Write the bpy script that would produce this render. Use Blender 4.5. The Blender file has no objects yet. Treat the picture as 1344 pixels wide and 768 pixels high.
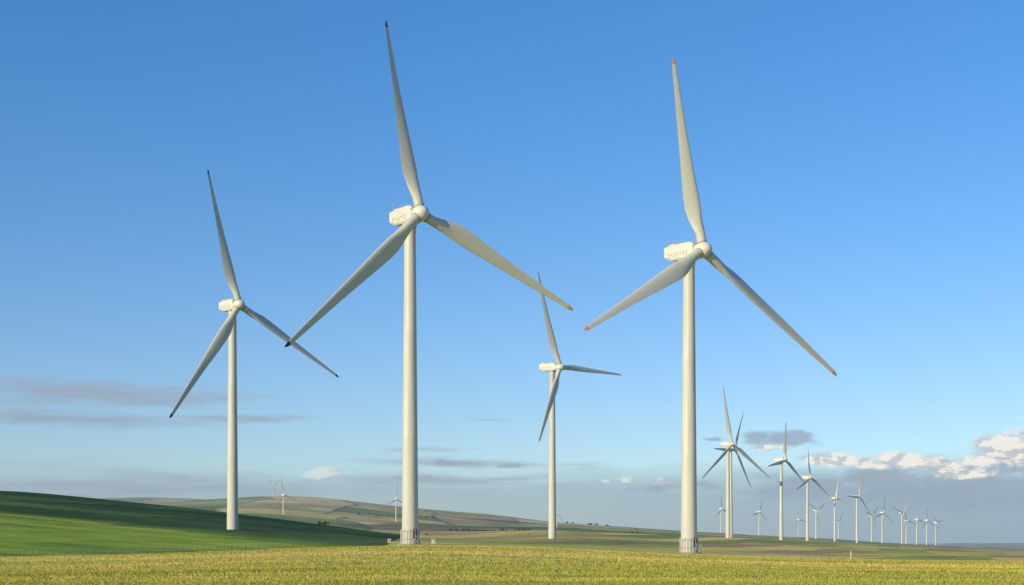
import bpy, bmesh, math, random
import numpy as np
from mathutils import Vector, Matrix
random.seed(7); rng=np.random.default_rng(7)
F=1867.0; HZ=714.0; CX=672.0
scene=bpy.context.scene
scene.view_settings.view_transform='Standard'; scene.view_settings.look='None'; scene.view_settings.exposure=0
# ------------------------------------------------------------ camera
cd=bpy.data.cameras.new("camera"); cam=bpy.data.objects.new("camera",cd); scene.collection.objects.link(cam)
cam.location=(0,0,0); cam.rotation_euler=(math.radians(90),0,0)
cd.sensor_width=36; cd.lens=36*F/1344; cd.shift_y=(HZ-384)/1344; cd.clip_end=80000; cd.clip_start=0.5
scene.camera=cam
# ------------------------------------------------------------ sun
SUN_EL=math.radians(19); SUN_AZ=math.radians(180+46)   # clockwise from +Y
sd=Vector((math.sin(SUN_AZ)*math.cos(SUN_EL),math.cos(SUN_AZ)*math.cos(SUN_EL),math.sin(SUN_EL)))
sl=bpy.data.lights.new("sun",'SUN'); sun=bpy.data.objects.new("sun",sl); scene.collection.objects.link(sun)
sl.energy=4.9; sl.angle=math.radians(0.53); sl.color=(1.0,0.84,0.55)
sun.rotation_euler=sd.to_track_quat('Z','Y').to_euler(); sun.location=(0,0,300)
# ------------------------------------------------------------ world
w=bpy.data.worlds.new("World"); scene.world=w; w.use_nodes=True
nt=w.node_tree; nt.nodes.clear(); N=nt.nodes; Lk=nt.links
def put(sock,v):
    if isinstance(v,bpy.types.NodeSocket): Lk.new(v,sock)
    else: sock.default_value=v
def M(op,a,b=None,c=None,clamp=False):
    n=N.new('ShaderNodeMath'); n.operation=op; n.use_clamp=clamp
    put(n.inputs[0],a)
    if b is not None: put(n.inputs[1],b)
    if c is not None: put(n.inputs[2],c)
    return n.outputs[0]
def sstep(x,a,b):
    n=N.new('ShaderNodeMapRange'); n.interpolation_type='SMOOTHSTEP'
    put(n.inputs[0],x); n.inputs[1].default_value=a; n.inputs[2].default_value=b
    return n.outputs[0]
def MIX(f,a,b,mode='MIX'):
    n=N.new('ShaderNodeMix'); n.data_type='RGBA'; n.blend_type=mode
    put(n.inputs[0],f); put(n.inputs[6],a); put(n.inputs[7],b); return n.outputs[2]
def noise(vec,scale,detail,rough=0.5,dist=0.0):
    n=N.new('ShaderNodeTexNoise'); put(n.inputs['Vector'],vec); n.inputs['Scale'].default_value=scale
    n.inputs['Detail'].default_value=detail; n.inputs['Roughness'].default_value=rough; n.inputs['Distortion'].default_value=dist
    return n.outputs['Fac']
def comb(x,y,z=0.0):
    n=N.new('ShaderNodeCombineXYZ'); put(n.inputs[0],x); put(n.inputs[1],y); put(n.inputs[2],z); return n.outputs[0]
sky=N.new('ShaderNodeTexSky'); sky.sky_type='NISHITA'; sky.sun_disc=False
sky.sun_elevation=SUN_EL; sky.sun_rotation=SUN_AZ; sky.air_density=1.0; sky.dust_density=0.3; sky.ozone_density=3.0
tc=N.new('ShaderNodeTexCoord'); sp=N.new('ShaderNodeSeparateXYZ'); Lk.new(tc.outputs['Generated'],sp.inputs[0])
X,Y,Z=sp.outputs
az=M('ARCTAN2',X,Y); el=M('ARCSINE',Z)
def AZ(px): return math.atan((px-CX)/F)
def EL(px,py): return math.atan((HZ-py)/math.hypot(F,px-CX))
tint=MIX(sstep(el,0.02,0.38),(0.74,0.83,1.0,1),(0.44,0.84,1.16,1))
base=MIX(1.0,sky.outputs[0],tint,'MULTIPLY')
S=0.14
P1=comb(M('MULTIPLY',az,1.0),M('MULTIPLY',el,2.0),0.0)
n1=noise(P1,34,7,0.58,0.2)
n1b=noise(comb(M('SUBTRACT',az,0.0035),M('MULTIPLY',M('ADD',el,0.003),2.0),0.0),34,7,0.58,0.2)
def blob(px,py,wx,wy,amp=1.0,base_=2.2):
    dx=M('DIVIDE',M('SUBTRACT',az,AZ(px)),wx/F)
    dyv=M('DIVIDE',M('SUBTRACT',el,EL(px,py)),wy/F)
    neg=M('MULTIPLY',M('MINIMUM',dyv,0.0),base_)
    dy=M('ADD',M('MAXIMUM',dyv,0.0),neg)
    r=M('SQRT',M('ADD',M('MULTIPLY',dx,dx),M('MULTIPLY',dy,dy)))
    return M('MULTIPLY',M('SUBTRACT',1.0,r),amp)
def cloudset(lst,base_):
    acc=None
    for b in lst:
        v=blob(*b,base_=base_); acc=v if acc is None else M('MAXIMUM',acc,v)
    return acc
nb=noise(comb(az,M('MULTIPLY',el,6.0),3.3),9,5,0.55,0.1)
elw=M('ADD',el,M('MULTIPLY',M('SUBTRACT',nb,0.5),0.03))
rightness=sstep(az,-0.1,0.35)
bank=M('MULTIPLY',M('SUBTRACT',1.0,sstep(elw,0.034,0.062)),M('ADD',0.6,M('MULTIPLY',rightness,0.3)))
col=MIX(bank,base,(2.0,2.8,3.5,1))
ns=noise(comb(az,M('MULTIPLY',el,9.0),7.7),13,6,0.6,0.3)
st=cloudset([(120,516,260,24,1.1),(60,548,230,16,1.1),(300,549,140,7,0.9),(600,608,160,10,0.7),(560,590,90,5,.6),(640,551,50,4,.5),(150,640,500,22,.7),(560,630,300,14,.7)],1.0)
std=M('MULTIPLY',sstep(M('ADD',M('MULTIPLY',st,0.6),M('MULTIPLY',M('SUBTRACT',ns,0.5),1.5)),0.0,0.65),0.8)
col=MIX(std,col,(2.35,2.8,3.5,1))
gb=cloudset([(1240,640,260,46,1.1),(1310,612,90,34,1.1),(1100,640,160,34,.9),(1030,577,66,17,1.25),(935,577,26,6,.9),(590,608,50,8,.8),(670,612,30,6,.8),(880,640,90,14,.7)],1.4)
gd=M('MULTIPLY',sstep(M('ADD',gb,M('MULTIPLY',M('SUBTRACT',n1,0.5),2.4)),0.10,0.8),0.8)
col=MIX(gd,col,(2.25,2.85,3.55,1))
cu=cloudset([(1312,590,44,30,1.4),(1280,604,38,22,1.2),(1342,600,32,24,1.2),(1180,604,34,19,1.35),(1205,612,30,13,1.1),(1100,606,30,18,1.35),(1075,606,24,14,1.1),(1136,609,20,12,1.1),(1160,611,20,10,1.),(1240,611,30,13,1.1),(1265,624,60,12,1.),(1010,588,30,8,.8),(420,624,30,15,1.),(445,630,20,8,.9),(818,630,18,11,1.1),(795,632,12,7,.8),(870,634,26,7,.8),(1055,602,18,9,.9)],1.9)
cdn=M('ADD',cu,M('MULTIPLY',M('SUBTRACT',n1,0.5),3.0))
cmask=sstep(cdn,0.08,0.72)
lit=sstep(M('SUBTRACT',n1,n1b),-0.045,0.05)
litm=M('ADD',M('MULTIPLY',lit,0.75),M('MULTIPLY',sstep(cu,-0.2,0.8),0.35),clamp=True)
ccol=MIX(litm,(2.6,3.1,3.75,1),(6.3,6.1,5.6,1))
col=MIX(M('MULTIPLY',cmask,M('ADD',0.4,M('MULTIPLY',sstep(az,0.0,0.2),0.56))),col,ccol)
bg=N.new('ShaderNodeBackground'); Lk.new(col,bg.inputs[0]); bg.inputs[1].default_value=S
wo=N.new('ShaderNodeOutputWorld'); Lk.new(bg.outputs[0],wo.inputs[0])

# ------------------------------------------------------------ terrain table : depth -> [(bearing, sight line)]
T=[
(1,-2.2),(20,-2.2),(60,-1.97),
(120,[(0,748),(300,742),(550,738),(800,743),(1100,749),(1344,751)]),
(200,[(0,731),(200,727),(400,720),(550,716.5),(700,719),(900,729),(1000,732),(1200,736),(1344,737)]),
(245,[(0,732),(200,728),(400,719),(550,715.5),(700,718),(900,728),(1000,731.5),(1200,736),(1344,737)]),
(300,[(0,726),(200,722),(330,717),(450,715.5),(550,714),(700,716.5),(900,726),(1000,729),(1200,733),(1344,735)]),
(450,[(0,690),(150,692),(308,691),(450,706),(550,712),(700,713),(900,721),(1000,725),(1200,730),(1344,732.5)]),
(600,[(0,662),(150,672),(308,681),(450,701),(550,710),(722,705),(900,716),(1000,720),(1100,724),(1344,731)]),
(800,[(0,642),(100,650),(200,660),(308,672),(400,684),(510,700),(600,706),(722,702),(900,711),(1000,714),(1200,723),(1344,729)]),
(1000,[(0,655),(150,668),(308,684),(400,692),(510,703),(600,704),(722,699),(957,706),(1050,712),(1200,720),(1344,727)]),
(1500,[(0,670),(300,683),(450,697),(600,700),(722,696),(900,703),(1030,708),(1063,711),(1200,717.5),(1344,725)]),
(2500,[(0,672),(200,670),(350,668),(450,677),(600,691),(722,692),(900,700),(1063,708),(1150,713),(1250,718),(1344,723)]),
(4000,[(0,668),(150,662),(300,654),(350,650.5),(400,650),(450,655),(560,668),(650,676),(700,684),(800,690),(900,697),(1000,703),(1100,708),(1200,715),(1260,719),(1344,722)]),
(5500,[(0,676),(350,660),(560,676),(800,697),(1000,706),(1200,717),(1344,721)]),
(9000,[(0,658),(120,654),(180,652),(260,655),(330,660),(560,686),(800,702),(1000,709),(1200,717),(1344,719)]),
(16000,[(0,670),(300,680),(800,704),(1000,710),(1150,716),(1230,714.2),(1290,713.2),(1344,714)]),
(40000,[(0,705),(800,710),(1344,716)]),
]
UG=np.linspace(-300,1644,487); LG=np.linspace(0,math.log(40000),700)
rows=[]
for d,r in T:
    if isinstance(r,list):
        us=[a for a,b in r]; ys=[b for a,b in r]
        z=d*(HZ-np.interp(UG,us,ys))/F
    else: z=np.full_like(UG,r)
    rows.append(z)
rows=np.array(rows); ld=np.array([math.log(d) for d,_ in T])
def gs(a,s,axis):
    k=int(s*3)+1; x=np.arange(-k,k+1); g=np.exp(-x*x/(2*s*s)); g/=g.sum()
    p=[(0,0),(0,0)]; p[axis]=(k,k); ap=np.pad(a,p,mode='edge')
    return np.apply_along_axis(lambda v:np.convolve(v,g,'valid'),axis,ap)
rows=gs(rows,6,1)
G=np.array([np.interp(LG,ld,rows[:,i]) for i in range(len(UG))])
G=gs(G,3.2,1)
def vnoise(x,y,seed=0):
    xi=np.floor(x).astype(np.int64); yi=np.floor(y).astype(np.int64); fx=x-xi; fy=y-yi
    fx=fx*fx*(3-2*fx); fy=fy*fy*(3-2*fy)
    def h(a,b):
        v=(a*374761393+b*668265263+seed*1442695041)&0xffffffff
        v=((v^(v>>13))*1274126177)&0xffffffff
        return ((v^(v>>16))&0xffff)/65535.0
    return (h(xi,yi)*(1-fx)+h(xi+1,yi)*fx)*(1-fy)+(h(xi,yi+1)*(1-fx)+h(xi+1,yi+1)*fx)*fy
def fbm(x,y,o=4,seed=0):
    s=0;a=.5
    for i in range(o): s=s+a*vnoise(x*2**i,y*2**i,seed+i); a*=.5
    return s/(1-.5**o)
def ud(x,y):
    a=np.arctan2(x,y); r=np.hypot(x,y); ac=np.clip(a,-.42,.42)
    return CX+F*np.tan(ac), np.maximum(r*np.cos(ac),1.0), a
def terr(x,y):
    x=np.asarray(x,float); y=np.asarray(y,float)
    u,d,a=ud(x,y)
    iu=np.clip((u-UG[0])/(UG[1]-UG[0]),0,len(UG)-1.001); il=np.clip(np.log(d)/(LG[1]-LG[0]),0,len(LG)-1.001)
    i=iu.astype(int); j=il.astype(int); fu=iu-i; fl=il-j
    z=(G[i,j]*(1-fu)+G[i+1,j]*fu)*(1-fl)+(G[i,j+1]*(1-fu)+G[i+1,j+1]*fu)*fl
    t=np.clip((np.abs(a)-.8)/.8,0,1); t=t*t*(3-2*t)
    z=z*(1-t)+(-2.2)*t
    amp=d*0.0009*np.clip((d-60)/300,0,1)
    z=z+amp*(fbm(x/90,y/90,4,5)-.5)*2*np.clip(1200/d,0,1)+d*0.0009*np.clip((d-1500)/1500,0,1)*(fbm(x/400,y/400,4,9)-.5)*2
    z=z+0.10*(fbm(x/9,y/9,3,2)-.5)*np.clip(400/d,0,1)
    return z
def obj_from(name,verts,faces,mats=(),smooth=False,parent=None,loc=None,mi=None):
    me=bpy.data.meshes.new(name); me.from_pydata([tuple(v) for v in verts],[],faces); me.update()
    for m in mats: me.materials.append(m)
    if smooth: me.polygons.foreach_set('use_smooth',[True]*len(me.polygons))
    if mi is not None: me.polygons.foreach_set('material_index',mi)
    ob=bpy.data.objects.new(name,me); scene.collection.objects.link(ob)
    if parent: ob.parent=parent
    if loc is not None: ob.location=loc
    return ob
azs=np.concatenate([np.linspace(-math.pi,-.40,90)[:-1],np.linspace(-.40,.40,900),np.linspace(.40,math.pi,90)[1:]])
ds=np.concatenate([[1.0,5,10,20,30,40],np.exp(np.linspace(math.log(48),math.log(38000),640))])
A,R=np.meshgrid(azs,ds,indexing='ij')
PX=R*np.sin(A); PY=R*np.cos(A)
PZ=terr(PX,PY)
nu,nd=PX.shape
co=np.stack([PX,PY,PZ],-1).reshape(-1,3)
idx=np.arange(nu*nd).reshape(nu,nd)
q=np.stack([idx[:-1,:-1],idx[1:,:-1],idx[1:,1:],idx[:-1,1:]],-1).reshape(-1,4)
me=bpy.data.meshes.new("ground")
me.vertices.add(len(co)); me.vertices.foreach_set('co',co.ravel())
me.loops.add(q.size); me.loops.foreach_set('vertex_index',q.ravel().astype(np.int32))
me.polygons.add(len(q)); me.polygons.foreach_set('loop_start',np.arange(0,q.size,4,dtype=np.int32)); me.polygons.foreach_set('loop_total',np.full(len(q),4,dtype=np.int32))
me.polygons.foreach_set('use_smooth',np.ones(len(q),bool))
me.update(calc_edges=True); me.validate()
def colour(x,y,z):
    u,d,a=ud(x,y); yp=HZ-F*z/d
    n=x.shape
    C=np.zeros(n+(3,))
    def setc(m,c):
        m=m[...,None].astype(float)
        C[...]=C*(1-m)+np.array(c)*m
    wx=x+120*(fbm(x/500,y/500,3,21)-.5); wy=y+300*(fbm(x/400,y/700,3,22)-.5)
    cx=np.floor(wx/200+0.35*wy/600); cy=np.floor(wy/330)
    h=vnoise(cx*7.13+.5,cy*3.77+.5,31); h=np.clip((h-.2)/.6,0,.999)
    pal=np.array([(.58,.49,.17),(.24,.30,.09),(.50,.36,.18),(.70,.55,.25),(.33,.37,.12),(.62,.51,.20),(.17,.22,.07)])
    C[...]=pal[(h*len(pal)).astype(int)]
    ex=np.minimum((wx/200+0.35*wy/600)%1,1-(wx/200+0.35*wy/600)%1)*200
    setc(np.clip(1-ex/8,0,1)*.7*(d>700),(.05,.07,.03))
    s=(x*.96-(y-300)*.30)/26+1.4*(fbm(x/140,y/300,3,41)-.5)
    k=np.floor(s).astype(np.int64)
    hs=vnoise(k*5.31+.5,np.floor(y/260+.3*k)*2.9+.5,44); hs=np.clip((hs-.15)/.7,0,.999)
    sp5=np.array([(.54,.47,.13),(.38,.28,.13),(.33,.36,.10),(.66,.52,.20),(.48,.44,.12),(.22,.27,.07)])
    strip=sp5[(hs*6).astype(int)]
    m=((d>205)&(d<=1300)&(u>480))[...,None]
    C[...]=np.where(m,strip,C)
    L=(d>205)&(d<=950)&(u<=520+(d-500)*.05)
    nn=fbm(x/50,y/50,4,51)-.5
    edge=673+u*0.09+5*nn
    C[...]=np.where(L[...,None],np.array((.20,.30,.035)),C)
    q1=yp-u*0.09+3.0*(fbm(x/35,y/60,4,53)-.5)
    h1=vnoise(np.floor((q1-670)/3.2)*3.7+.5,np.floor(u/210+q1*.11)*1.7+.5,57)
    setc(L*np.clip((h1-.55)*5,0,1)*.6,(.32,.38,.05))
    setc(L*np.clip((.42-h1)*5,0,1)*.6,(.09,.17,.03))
    top=L*np.clip((edge-yp)/2.0,0,1)  # dark green upper slope: hillside shade and lit strips painted as colour
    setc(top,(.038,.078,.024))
    h2=vnoise(np.floor((q1-640)/4.3)*2.3+.5,np.floor(u/260+q1*.07)*1.3+.5,58)
    setc(top*np.clip((h2-.6)*5,0,1)*.6,(.11,.18,.045))
    setc(top*np.clip((.36-h2)*5,0,1)*.6,(.022,.05,.02))
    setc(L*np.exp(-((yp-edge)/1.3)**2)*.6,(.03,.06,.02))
    cloud_shade=np.clip(1.2-np.abs(x+60+60*(fbm(y/200,x/900,2,63)-.5))/190*1500/np.maximum(d,1),0,1)*np.clip((d-1150)/300,0,1)*np.clip((3700-d)/600,0,1)
    setc(np.clip((fbm(x/260,y/500,4,61)*.7+cloud_shade*.5-.66)*9,0,1)*(cloud_shade>0)*.75,(.06,.08,.045))  # cloud-shadow band painted into the fields as a dark vegetation tone
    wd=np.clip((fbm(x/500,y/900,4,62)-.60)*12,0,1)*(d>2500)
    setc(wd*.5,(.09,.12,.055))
    fg=np.clip((225-d+25*(fbm(x/30,y/30,3,71)-.5))/6,0,1)
    setc(fg,(.54,.48,.12))
    b=np.clip((fbm(x/50,y/7,4,72)-.49)*7,0,1)*fg
    setc(b*.65,(.30,.36,.06))
    b=np.clip((fbm(x/24+3,y/2.2,3,74)-.53)*7,0,1)*fg
    setc(b*.5,(.22,.24,.055))
    b=np.clip((fbm(x/70+9,y/14,4,73)-.48)*6,0,1)*fg*np.clip((d-95)/50,0,1)
    setc(b*.65,(.70,.56,.20))
    gl=fg*np.clip((76-d)/16+(u-850)/1300,0,1)
    setc(gl*.6,(.28,.36,.05))
    hz=1-np.exp(-np.maximum(d-700,0)/9500)  # aerial haze mixed into the ground colour by distance
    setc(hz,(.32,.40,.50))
    return C
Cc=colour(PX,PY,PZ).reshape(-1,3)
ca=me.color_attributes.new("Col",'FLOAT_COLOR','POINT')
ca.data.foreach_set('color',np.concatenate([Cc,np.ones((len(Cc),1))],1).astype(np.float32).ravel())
# ------------------------------------------------------------ materials
def newmat(name):
    m=bpy.data.materials.new(name); m.use_nodes=True; return m,m.node_tree,m.node_tree.nodes['Principled BSDF']
gm,gt,gb_=newmat("field_material")
gn=gt.nodes; gl=gt.links
at=gn.new('ShaderNodeAttribute'); at.attribute_name="Col"
geo=gn.new('ShaderNodeNewGeometry')
def gnoise(sc,scl,det):
    mp=gn.new('ShaderNodeMapping'); mp.inputs['Scale'].default_value=sc; gl.new(geo.outputs['Position'],mp.inputs[0])
    n=gn.new('ShaderNodeTexNoise'); n.inputs['Scale'].default_value=scl; n.inputs['Detail'].default_value=det; n.inputs['Roughness'].default_value=.65
    gl.new(mp.outputs[0],n.inputs['Vector']); return n.outputs['Fac']
def mr(x,a,b,c,d_):
    n=gn.new('ShaderNodeMapRange'); gl.new(x,n.inputs[0]); 
    for i,v in enumerate((a,b,c,d_)): n.inputs[i+1].default_value=v
    return n.outputs[0]
def gmul(a,b):
    n=gn.new('ShaderNodeMath'); n.operation='MULTIPLY'; gl.new(a,n.inputs[0]); gl.new(b,n.inputs[1]); return n.outputs[0]
f1=mr(gnoise((.12,.5,.3),1.3,7),.3,.7,.62,1.38)
f2=mr(gnoise((1,1,1),.018,6),.3,.7,.75,1.25)
f3=mr(gnoise((.6,1.6,1),4.0,4),.3,.7,.75,1.25)
vm=gn.new('ShaderNodeVectorMath'); vm.operation='SCALE'; gl.new(at.outputs['Color'],vm.inputs[0]); gl.new(gmul(gmul(f1,f2),f3),vm.inputs['Scale'])
gl.new(vm.outputs[0],gb_.inputs['Base Color']); gb_.inputs['Roughness'].default_value=.95; gb_.inputs['Specular IOR Level'].default_value=.1
bp=gn.new('ShaderNodeBump'); bp.inputs['Strength'].default_value=.5; bp.inputs['Distance'].default_value=.25
gl.new(gnoise((1,1,1),1.6,6),bp.inputs['Height']); gl.new(bp.outputs[0],gb_.inputs['Normal'])
me.materials.append(gm)
ground=bpy.data.objects.new("ground",me); scene.collection.objects.link(ground)

def paint(name,col,rough=.4,var=.08,streak=True):
    m,t,b=newmat(name); n=t.nodes; l=t.links
    tc=n.new('ShaderNodeTexCoord'); mp=n.new('ShaderNodeMapping'); mp.inputs['Scale'].default_value=(1,1,.06 if streak else 1)
    l.new(tc.outputs['Object'],mp.inputs[0]); nz=n.new('ShaderNodeTexNoise'); nz.inputs['Scale'].default_value=1.6; nz.inputs['Detail'].default_value=6
    l.new(mp.outputs[0],nz.inputs['Vector']); r=n.new('ShaderNodeMapRange'); r.inputs[1].default_value=.3; r.inputs[2].default_value=.7
    r.inputs[3].default_value=1-var; r.inputs[4].default_value=1+var*.4; l.new(nz.outputs['Fac'],r.inputs[0])
    v=n.new('ShaderNodeVectorMath'); v.operation='SCALE'; v.inputs[0].default_value=col; l.new(r.outputs[0],v.inputs['Scale'])
    l.new(v.outputs[0],b.inputs['Base Color']); b.inputs['Roughness'].default_value=rough; b.inputs['Specular IOR Level'].default_value=.3
    return m
m_white=paint("white_tower_paint",(.54,.535,.475),.45,.14); m_blade=paint("blade_gelcoat",(.54,.535,.46),.4,.08,False)
m_nac=paint("nacelle_paint",(.61,.60,.53),.42,.08,False)
m_red=paint("orange_red_tip_paint",(.62,.27,.16),.5,.1,False); m_navy=paint("dark_tip",(.05,.055,.09),.5,.1,False)  # m_navy: darker colour for the tips of some blades
m_dark=paint("dark_grille",(.07,.07,.07),.6,.1,False); m_vent=paint("vent_grey",(.38,.38,.34),.6,.1,False)
m_conc=paint("concrete",(.30,.29,.24),.85,.2,False); m_steel=paint("galvanised_steel",(.45,.45,.42),.5,.12,False)
m_wood=paint("weathered_wood",(.16,.12,.08),.9,.2,False)
# ------------------------------------------------------------ turbine parts
class MB:
    def __init__(s): s.v=[]; s.f=[]; s.m=[]
    def ring_loft(s,rings,mi=0,cap=True,mis=None):
        b=len(s.v); n=len(rings[0])
        for r in rings: s.v.extend(r)
        for i in range(len(rings)-1):
            for j in range(n):
                k=(j+1)%n
                s.f.append((b+i*n+j,b+i*n+k,b+(i+1)*n+k,b+(i+1)*n+j)); s.m.append(mis[i] if mis else mi)
        if cap:
            s.f.append(tuple(b+j for j in range(n))[::-1]); s.m.append(mi if not mis else mis[0])
            e=b+(len(rings)-1)*n; s.f.append(tuple(e+j for j in range(n))); s.m.append(mi if not mis else mis[-1])
    def box(s,c,ax,ay,az_,mi=0):
        b=len(s.v); c=Vector(c)
        for i in (-1,1):
            for j in (-1,1):
                for k in (-1,1): s.v.append(c+ax*i+ay*j+az_*k)
        for f in ((0,1,3,2),(4,6,7,5),(0,4,5,1),(2,3,7,6),(0,2,6,4),(1,5,7,3)):
            s.f.append(tuple(b+x for x in f)); s.m.append(mi)
    def cyl(s,p,q_,r0,r1,n=10,mi=0):
        p=Vector(p); q_=Vector(q_); d=(q_-p).normalized(); a=d.orthogonal().normalized(); b2=d.cross(a)
        s.ring_loft([[p+(a*math.cos(t)+b2*math.sin(t))*r0 for t in [2*math.pi*i/n for i in range(n)]],
                     [q_+(a*math.cos(t)+b2*math.sin(t))*r1 for t in [2*math.pi*i/n for i in range(n)]]],mi)
    def make(s,name,mats,parent,smooth=False):
        o=obj_from(name,s.v,s.f,mats,False,parent,None,s.m)
        bm=bmesh.new(); bm.from_mesh(o.data); bmesh.ops.recalc_face_normals(bm,faces=bm.faces); bm.to_mesh(o.data); bm.free()
        if smooth:
            o.data.polygons.foreach_set('use_smooth',[True]*len(o.data.polygons))
            try: o.data.set_sharp_from_angle(angle=math.radians(smooth))
            except Exception: pass
        return o
TILT=math.radians(5)
def basis(psi):
    ax=Vector((math.sin(psi)*math.cos(TILT),-math.cos(psi)*math.cos(TILT),math.sin(TILT)))
    e1=Vector((math.cos(psi),math.sin(psi),0)); e2=ax.cross(e1)*1.0
    if e2.z<0: e2=-e2
    return ax,e1,e2
def blade_mesh(O,b,tan,ax,L,pitch,hi,cs=1.0):
    p0,p1=pitch if isinstance(pitch,tuple) else (pitch,pitch)
    st=[(.022,.95,1,0),(.05,.95,1,0),(.085,1.05,.85,2),(.13,1.9,.5,14),(.175,2.9,.33,12),(.22,3.4,.25,10.5),(.28,3.35,.22,8.5),(.38,2.95,.2,6),(.5,2.45,.18,4.5),(.62,2.0,.17,3),(.74,1.6,.16,2),(.86,1.22,.15,1),(.965,.9,.14,.4),(.9655,.9,.14,.4),(.98,.74,.14,.2),(.993,.45,.14,0),(1.0,.12,.2,0)]
    n=20 if hi else 10
    rings=[]
    for (r,c,t,tw) in st:
        k=min(max((r-.05)/.12,0),1); k=k*k*(3-2*k)
        chord=c
        if r<.1: chord=1.95
        elif r<.15: chord=2.45
        chord*=cs
        a=math.radians(tw+(p0+(p1-p0)*min(max((r-.35)/.5,0),1))*k)
        cd_=tan*math.cos(a)+ax*math.sin(a); nd_=ax*math.cos(a)-tan*math.sin(a)
        P=O+b*(r*L)+ax*(1.2*r*r*cs)
        ring=[]
        for i in range(n):
            th=2*math.pi*i/n
            xc=.5*(1+math.cos(th))
            ya=(1 if th<math.pi else -1)*t/.2*(.2969*math.sqrt(xc)-.126*xc-.3516*xc**2+.2843*xc**3-.1036*xc**4)
            if th==0 or abs(xc-1)<1e-9: ya=0
            xk=(.30-xc); yk=ya
            cx_=-.5*math.cos(th); cy_=.5*math.sin(th)
            X_=(xk*k+cx_*(1-k))*chord; Y_=(yk*k+cy_*(1-k))*chord
            ring.append(P+cd_*X_+nd_*Y_)
        rings.append(ring)
    mis=[1 if st[i][0]>=.965 else 0 for i in range(len(st)-1)]
    mb=MB(); mb.ring_loft(rings,0,True,mis); return mb
def fit(hub,tips,L,d0,dr,Lfix,psi0,psir,flex=6):
    hx,hy=hub; tips=sorted(tips,key=lambda p:-math.atan2(hy-p[1],p[0]-hx))
    best=None
    for di in np.linspace(1-dr,1+dr,15 if dr>0 else 1):
        d=d0*di
        H=np.array(((hx-CX)/F*d,d,(HZ-hy)/F*d))
        for psi in np.radians(np.arange(psi0-psir,psi0+psir+.1,2)):
            ax,e1,e2=basis(psi); e1=np.array(e1); e2=np.array(e2); axn=np.array(ax)
            ph=np.radians(np.arange(0,360,1.5))
            for LL in ([L] if Lfix else np.linspace(33,42,7)):
                err=0
                for k in range(3):
                    a=ph-k*2*math.pi/3
                    P=H+LL*(np.cos(a)[:,None]*e1+np.sin(a)[:,None]*e2)+axn*1.2
                    px=CX+F*P[:,0]/P[:,1]; py=HZ-F*P[:,2]/P[:,1]
                    err=err+(px-tips[k][0])**2+(py-tips[k][1])**2
                err=err+ (0.03*math.degrees(psi-math.radians(psi0)))**2*30*(d0/300)**-2
                j=int(np.argmin(err))
                if best is None or err[j]<best[0]: best=(err[j],d,psi,ph[j],LL)
    e,d,psi,ph,LL=best
    ax,e1,e2=basis(psi); H=Vector(((hx-CX)/F*d,d,(HZ-hy)/F*d)); out=[]
    for k in range(3):
        bb=None
        for da in np.radians(np.arange(-flex,flex+.1,.5)):
            for dl in np.arange(.94,1.061,.01):
                a=ph-k*2*math.pi/3+da; P=H+(e1*math.cos(a)+e2*math.sin(a))*LL*dl+ax*1.2
                e_=(CX+F*P.x/P.y-tips[k][0])**2+(HZ-F*P.z/P.y-tips[k][1])**2
                if bb is None or e_<bb[0]: bb=(e_,a,LL*dl)
        out.append(bb)
    return H,psi,[(o[1],o[2]) for o in out]
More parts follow.
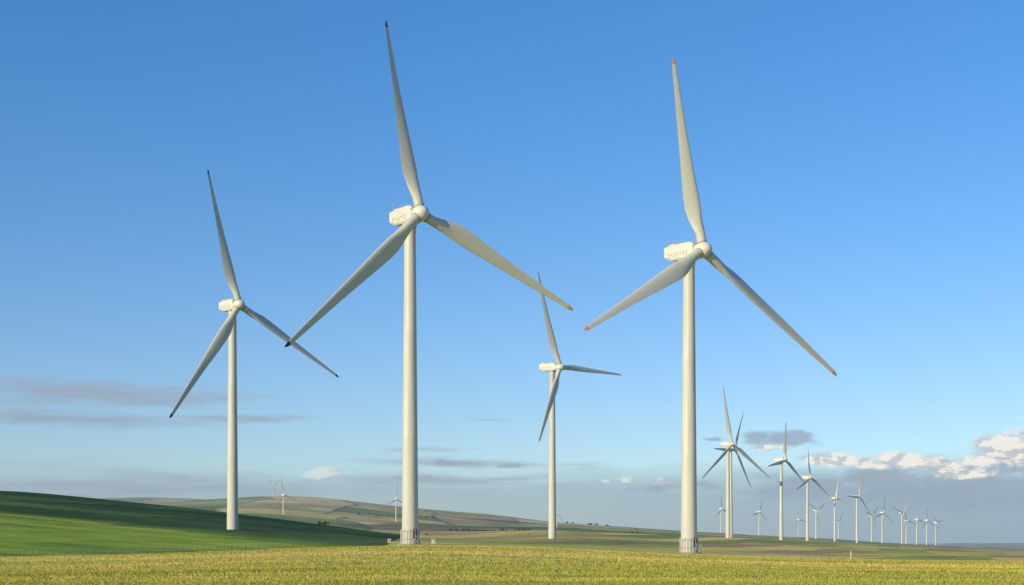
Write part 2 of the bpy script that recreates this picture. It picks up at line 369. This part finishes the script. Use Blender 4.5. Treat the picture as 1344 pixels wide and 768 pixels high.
def turbine(H,psi,blades,pitches,tipm,hi=2,sc=1.0,found=True):
    ax,e1,e2=basis(psi); over=4.1
    axh=Vector((ax.x,ax.y,0)).normalized(); UP=Vector((0,0,1))
    tx,ty=H.x-axh.x*over*sc,H.y-axh.y*over*sc
    gz=float(terr(tx,ty))
    O=Vector((tx,ty,gz))
    E=bpy.data.objects.new("wind_turbine",None); E.empty_display_size=5; scene.collection.objects.link(E); E.location=O
    Hl=H-O; topz=Hl.z-1.55*sc
    n=40 if hi==2 else 14
    mb=MB(); rb,rt=1.66*sc,1.12*sc
    lv=[0,.33,.335,.34,.66,.665,.67,.985,.99,1.0]
    rings=[]
    zs=[-3*sc]+[topz*l for l in lv]
    for i,z in enumerate(zs):
        t=max(z,0)/topz; r=rb+(rt-rb)*t
        if i in (3,6): r+=.03*sc
        if i>=9: r+=.12*sc
        rings.append([Vector((r*math.cos(2*math.pi*j/n),r*math.sin(2*math.pi*j/n),z)) for j in range(n)])
    mb.ring_loft(rings); mb.make("tower",[m_white],E,20)
    C=Hl; D=C+UP*.45*sc
    def sect(s,hw,zt,zb,ch,chb):
        c=D+axh*s*sc
        pts=[(-hw+ch,zt),(hw-ch,zt),(hw,zt-ch),(hw,zb+chb),(hw-chb*.6,zb),(-hw+chb*.6,zb),(-hw,zb+chb),(-hw,zt-ch)]
        return [c+e1*a*sc+UP*b_*sc for a,b_ in pts]
    mb=MB()
    mb.ring_loft([sect(-10.0,1.4,1.35,-.65,.2,.25),sect(-9.85,1.5,1.48,-.8,.22,.3),sect(-7.9,1.54,1.54,-1.55,.22,.4),sect(-5,1.55,1.56,-1.75,.22,.4),sect(-2.6,1.55,1.5,-1.75,.25,.4),sect(-1.7,1.3,1.05,-1.6,.38,.5)])
    mb.make("nacelle",[m_nac],E,25)
    if hi>=1:
        mb=MB()
        if hi==2:
            for sd_ in (-1,1):
                for k in range(7):
                    s=-8.4+k*.86
                    mb.box(D+axh*(s)+e1*sd_*1.55+UP*(-.35),axh*.24,e1*.03,UP*.11,1)
                    if k%3!=1: mb.box(D+axh*(s)+e1*sd_*1.55+UP*(-.82),axh*.24,e1*.03,UP*.09,1)
            mb.box(D+axh*-8.1+UP*1.68,axh*.9,e1*.9,UP*.2,0)
            mb.box(D+axh*-4.6+UP*1.65,axh*.6,e1*.5,UP*.12,0)
            for s in (-7.0,-6.0,-5.0,-4.0,-3.2):
                for sd_ in (-1,1): mb.cyl(D+axh*s+e1*1.2*sd_+UP*1.5,D+axh*s+e1*1.2*sd_+UP*2.0,.025,.025,6,3)
            for sd_ in (-1,1): mb.cyl(D+axh*-7.0+e1*1.2*sd_+UP*2.0,D+axh*-3.2+e1*1.2*sd_+UP*2.0,.025,.025,6,3)
        for s,sd_,h in ((-9.3,-.9,1.7),(-9.1,.9,1.5),(-7.6,0,1.1)):
            p=D+axh*s*sc+e1*sd_*sc+UP*1.4*sc; mb.cyl(p,p+Vector((0,0,h*sc)),.06*sc,.04*sc,6,3)
            if hi==2:
                mb.cyl(p+Vector((0,0,h)),p+Vector((0,0,h+.18)),.14,.05,8,3); mb.cyl(p+Vector((-.35,0,h*.8)),p+Vector((.35,0,h*.8)),.025,.025,6,3)
        mb.make("nacelle_fittings",[m_nac,m_vent,m_vent,m_steel],E)
    mb=MB(); base_c=Vector((0,0,topz)); mb.cyl(base_c,base_c+Vector((0,0,.5*sc)),1.38*sc,1.38*sc,n); mb.make("yaw_bearing",[m_vent],E,35)
    mb=MB(); rings=[]
    for s,r in ((-1.9,1.05),(-1.6,1.38),(-.9,1.55),(0,1.6),(.7,1.5),(1.25,1.2),(1.65,.8),(1.88,.4),(1.95,.08)):
        rings.append([C+ax*s*sc+(e1*math.cos(2*math.pi*j/n)+e2*math.sin(2*math.pi*j/n))*r*sc for j in range(n)])
    mb.ring_loft(rings); mb.make("rotor_hub",[m_nac],E,50)
    for k,(a,L) in enumerate(blades):
        b=e1*math.cos(a)+e2*math.sin(a); tan=e1*math.sin(a)-e2*math.cos(a)
        mb=blade_mesh(C,b,tan,ax,L,pitches[k],hi==2,sc)
        mb.make("blade_%d"%(k+1),[m_blade,(m_blade,m_red,m_navy)[tipm[k]]],E,40)
        if hi==2:
            mb=MB(); mb.cyl(C+b*1.3,C+b*1.7,1.03,1.03,n); mb.make("blade_collar_%d"%(k+1),[m_vent],E,35)
    if found:
        mb=MB()
        mb.cyl((0,0,-2),(0,0,.15),2.6,2.5,40,0)
        for k in range(20):
            t=2*math.pi*k/20; r=1.88; p=Vector((r*math.cos(t),r*math.sin(t),.1))
            mb.cyl(p,p+Vector((0,0,2.7+.25*(k%2))),.045,.045,6,1)
        for zz in (1.1,2.7):
            for k in range(20):
                t=2*math.pi*k/20;t2=2*math.pi*(k+1)/20; mb.cyl((1.88*math.cos(t),1.88*math.sin(t),zz),(1.88*math.cos(t2),1.88*math.sin(t2),zz),.035,.035,6,1)
        dr=Vector((.64,-.77,0)); sd_=Vector((.77,.64,0)); up=Vector((0,0,1))
        mb.box(dr*1.66+up*2.1,dr*.06,sd_*.42,up*1.0,2)
        mb.box(dr*2.1+up*.95,dr*.4,sd_*.5,up*.04,1)
        for k in range(3): mb.box(dr*(2.62+.25*k)+up*(.72-.24*k),dr*.12,sd_*.42,up*.03,1)
        for q_ in (-1,1):
            mb.cyl(dr*2.5+sd_*.5*q_+up*.9,dr*2.5+sd_*.5*q_+up*1.9,.025,.025,6,1); mb.cyl(dr*2.5+sd_*.5*q_+up*1.9,dr*3.3+sd_*.48*q_+up*1.0,.025,.025,6,1); mb.cyl(dr*3.3+sd_*.48*q_,dr*3.3+sd_*.48*q_+up*1.0,.025,.025,6,1)
        mb.make("foundation_and_stairs",[m_conc,m_steel,m_dark],E)
    return E,O
def big(hub,tips,d0,pit,tipm,psi0=34,psir=14,dr=.08,hi=2,found=True,flex=6):
    tips_s=sorted(range(3),key=lambda i:-math.atan2(hub[1]-tips[i][1],tips[i][0]-hub[0]))
    H,psi,bl=fit(hub,tips,40,d0,dr,True,psi0,psir,flex)
    return turbine(H,psi,bl,[pit[i] for i in tips_s],[tipm[i] for i in tips_s],hi,1.0,found)[1]
O2=big((552,280),[(507,32),(752,408),(369,460)],292,[(-14,-24),-32,(4,12)],[2,1,2],32,6)
O3=big((923,328),[(850,82),(1112,500),(766,433)],292,[14,(10,-16),-24],[1,1,1],36,8)
O1=big((314,400),[(273,223),(433,501),(216,556)],430,[(-14,-22),12,(-12,12)],[2,2,2],34,5,.08,2,False,16)
O4=big((735,482),[(706,356),(824,492),(711,575)],560,[14,22,-15],[0,0,0],44,14,.08,2,False,10)
def mid(hub,basey,tips=None,L=None,psi=36,ph=None,hi=1):
    d=67*F/(basey-hub[1])
    if tips:
        H,psi_,bl=fit(hub,tips,40,d,0,False,psi,14)
    else:
        H=Vector(((hub[0]-CX)/F*d,d,(HZ-hub[1])/F*d)); psi_=math.radians(psi); a0=math.radians(ph if ph is not None else random.uniform(0,360))
        bl=[(a0-k*2*math.pi/3,L or 38) for k in range(3)]
    turbine(H,psi_,bl,[random.choice((-14,15)) for _ in range(3)],[0,0,0],hi,1.0,False)
def small(hub,d,sc,ph,psi=36):
    H=Vector(((hub[0]-CX)/F*d,d,(HZ-hub[1])/F*d)); a0=math.radians(ph)
    turbine(H,math.radians(psi),[(a0-k*2*math.pi/3,40*sc) for k in range(3)],[5,5,-10],[0,0,0],0,sc,False)
mid((961,583),706,[(947,508),(1014,635),(921,628)])
mid((965,590),700,L=36,psi=52,ph=62)
mid((1031,604),709,[(1032,554),(1057,626),(1008,606)],psi=50)
mid((1064,627),711,[(1056,594),(1088,651),(1045,643)],psi=44)
mid((1098,654),713,[(1104,636),(1117,653),(1075,658)],psi=40)
mid((1128,652),714,[(1135,621),(1143,675),(1113,651)],psi=40)
for hub,by in (((1146,677),714),((1160,673),716),((1186,673),717),((1191,684),716),((1205,682),717),((1218,683),718),((1230,686),718),((998,672),707),((1073,670),711),((1049,682),709),((948,668),703),((1102,684),713)):
    mid(hub,by,L=36,psi=random.uniform(34,46),hi=0)
small((373,650),2000,.62,100); small((359,634),3950,.62,140); small((521,655),2200,.62,85); small((732,674),2300,.42,70)

# ------------------------------------------------------------ grass (near field)
n=360000
d=np.exp(rng.uniform(math.log(52),math.log(235),n)); uu=rng.uniform(-80,1424,n)
gx=(uu-CX)/F*d; gy=d
dens=fbm(gx/3,gy/2,3,91); keep=dens>rng.uniform(.1,.5,n); gx=gx[keep]; gy=gy[keep]; d=d[keep]; n=len(gx)
gz=terr(gx,gy)-.02
hgt=rng.uniform(.05,.17,n)*(0.5+1.0*fbm(gx/12,gy/5,2,92)); wd=rng.uniform(.012,.03,n)*np.sqrt(d/60)*1.3
th=rng.uniform(0,math.pi,n); lean=rng.normal(0,.07,(n,2))
V=np.zeros((n,3,3))
V[:,0]=np.stack([gx-np.cos(th)*wd,gy-np.sin(th)*wd,gz],1); V[:,1]=np.stack([gx+np.cos(th)*wd,gy+np.sin(th)*wd,gz],1)
V[:,2]=np.stack([gx+lean[:,0],gy+lean[:,1],gz+hgt],1)
gme=bpy.data.meshes.new("grass"); gme.vertices.add(n*3); gme.vertices.foreach_set('co',V.ravel())
gme.loops.add(n*3); gme.loops.foreach_set('vertex_index',np.arange(n*3,dtype=np.int32)); gme.polygons.add(n)
gme.polygons.foreach_set('loop_start',np.arange(0,n*3,3,dtype=np.int32)); gme.polygons.foreach_set('loop_total',np.full(n,3,dtype=np.int32)); gme.update(calc_edges=True)
gc=colour(gx,gy,gz)*rng.uniform(.55,1.1,(n,1))*np.array([1.02,1.0,.85]); gc=np.repeat(gc,3,0)
ca=gme.color_attributes.new("Col",'FLOAT_COLOR','POINT'); ca.data.foreach_set('color',np.concatenate([gc,np.ones((len(gc),1))],1).astype(np.float32).ravel())
m,t,b=newmat("grass_material"); a_=t.nodes.new('ShaderNodeAttribute'); a_.attribute_name="Col"; t.links.new(a_.outputs['Color'],b.inputs['Base Color']); b.inputs['Roughness'].default_value=.8
b.inputs['Specular IOR Level'].default_value=.15
gme.materials.append(m); go=bpy.data.objects.new("grass",gme); scene.collection.objects.link(go)
# ------------------------------------------------------------ distant trees
mfol,t,b=newmat("foliage"); nz=t.nodes.new('ShaderNodeTexNoise'); nz.inputs['Scale'].default_value=.8
cr=t.nodes.new('ShaderNodeValToRGB'); cr.color_ramp.elements[0].color=(.03,.045,.02,1); cr.color_ramp.elements[1].color=(.09,.12,.045,1)
g=t.nodes.new('ShaderNodeNewGeometry'); t.links.new(g.outputs['Position'],nz.inputs['Vector']); t.links.new(nz.outputs['Fac'],cr.inputs[0]); t.links.new(cr.outputs[0],b.inputs['Base Color']); b.inputs['Roughness'].default_value=.9
def trees(name,spots):
    v=[];f=[];mi=[]
    for (x,y,s) in spots:
        z=float(terr(x,y)); h=s*random.uniform(.6,.95)
        b0=len(v)
        for k in range(5): v.append((x+.06*s*math.cos(k*1.257),y+.06*s*math.sin(k*1.257),z-.3))
        for k in range(5): v.append((x+.03*s*math.cos(k*1.257),y+.03*s*math.sin(k*1.257),z+h*.6))
        for k in range(5): f.append((b0+k,b0+(k+1)%5,b0+5+(k+1)%5,b0+5+k)); mi.append(1)
        lobes=[(random.gauss(0,.32)*s,random.gauss(0,.28)*s,h*random.uniform(.15,.75),s*random.uniform(.2,.36)) for _ in range(7)]
        for k in range(220):
            lx,ly,lz,lr=random.choice(lobes)
            a=random.uniform(0,6.283); c=random.uniform(-1,1); q_=math.sqrt(1-c*c); r=lr*random.uniform(.6,1.08)
            p=Vector((x+lx+r*q_*math.cos(a),y+ly+r*q_*math.sin(a),z+lz+r*c))
            b0=len(v); e=s*.075
            u1=Vector((random.gauss(0,1),random.gauss(0,1),random.gauss(0,1))).normalized(); u2=u1.orthogonal().normalized()
            v+= [p+u1*e,p+u2*e,p-u1*e,p-u2*e]; f.append((b0,b0+1,b0+2,b0+3)); mi.append(0)
    obj_from(name,v,f,[mfol,m_wood],False,None,None,mi)
def at_px(u,d): return ((u-CX)/F*d,d)
sp_=[]
for u,d_,s in ((425,820,3.2),(419,830,2.4),(560,1050,2),(745,3900,6),(752,3900,5),(775,3900,9),(783,3850,8),(797,3850,7),(830,1500,2.8),(836,1500,2.2),(170,3900,7)):
    x,y=at_px(u,d_); sp_.append((x,y,s))
for k in range(34):
    u=590+k*3.1+random.uniform(-1.5,1.5); d_=1650-k*3+random.uniform(-8,8); x,y=at_px(u,d_); sp_.append((x,y,random.uniform(1.4,2.8)))
for k in range(26):
    u=470+k*4+random.uniform(-2,2); d_=2600+k*8; x,y=at_px(u,d_); sp_.append((x,y,random.uniform(2,3.5)))
trees("distant_trees",sp_)
# ------------------------------------------------------------ small site furniture
def kiosk(u,d_,w_,h_,mat):
    x,y=at_px(u,d_); z=float(terr(x,y)); mb=MB(); ux,uy,uz=Vector((1,0,0)),Vector((0,1,0)),Vector((0,0,1))
    E=bpy.data.objects.new("transformer_kiosk",None); scene.collection.objects.link(E); E.location=(x,y,z)
    mb.box((0,0,h_/2),ux*w_/2,uy*w_*.4,uz*h_/2,0); mb.make("cabinet",[mat],E)
    mb=MB(); hw=w_/2+.12; hd=w_*.4+.12
    mb.v+= [Vector(p) for p in ((-hw,-hd,h_+.003),(hw,-hd,h_+.003),(hw,hd,h_+.003),(-hw,hd,h_+.003),(-hw,0,h_+.3),(hw,0,h_+.3))]
    mb.f+=[(0,1,5,4),(2,3,4,5),(0,4,3),(1,2,5),(0,3,2,1)]; mb.m+=[0]*5; mb.make("roof",[m_vent],E)
    mb=MB(); mb.box((0,-w_*.4-.02,h_*.45),ux*w_*.2,uy*.02,uz*h_*.38,0); mb.box((w_*.33,-w_*.4-.02,h_*.7),ux*w_*.08,uy*.02,uz*h_*.12,1); mb.make("door",[m_vent,m_dark],E)
kiosk(569,335,.9,.8,m_nac); kiosk(511,345,.7,.7,m_nac)
x,y=at_px(1117,235); z=float(terr(x,y)); E=bpy.data.objects.new("marker_post",None); scene.collection.objects.link(E); E.location=(x,y,z)
mb=MB(); mb.cyl((0,0,-.2),(0,0,1.3),.09,.08,10,0); mb.make("post",[m_nac],E); mb=MB(); mb.cyl((0,0,1.3),(0,0,1.42),.12,.03,10,0); mb.make("cap",[m_red],E)
mb=MB(); prev=None
for k in range(60):
    u=-20+k*9.0; d_=255+10*math.sin(k*.11); x,y=at_px(u,d_); z=float(terr(x,y)); p=Vector((x,y,z))
    mb.cyl(p-Vector((0,0,.2)),p+Vector((random.uniform(-.05,.05),0,1.0)),.05,.04,6,0)
    if prev is not None:
        for hh in (.5,.9): mb.cyl(prev+Vector((0,0,hh)),p+Vector((0,0,hh)),.01,.01,4,1)
    prev=p
mb.make("wire_fence",[m_wood,m_steel],None)
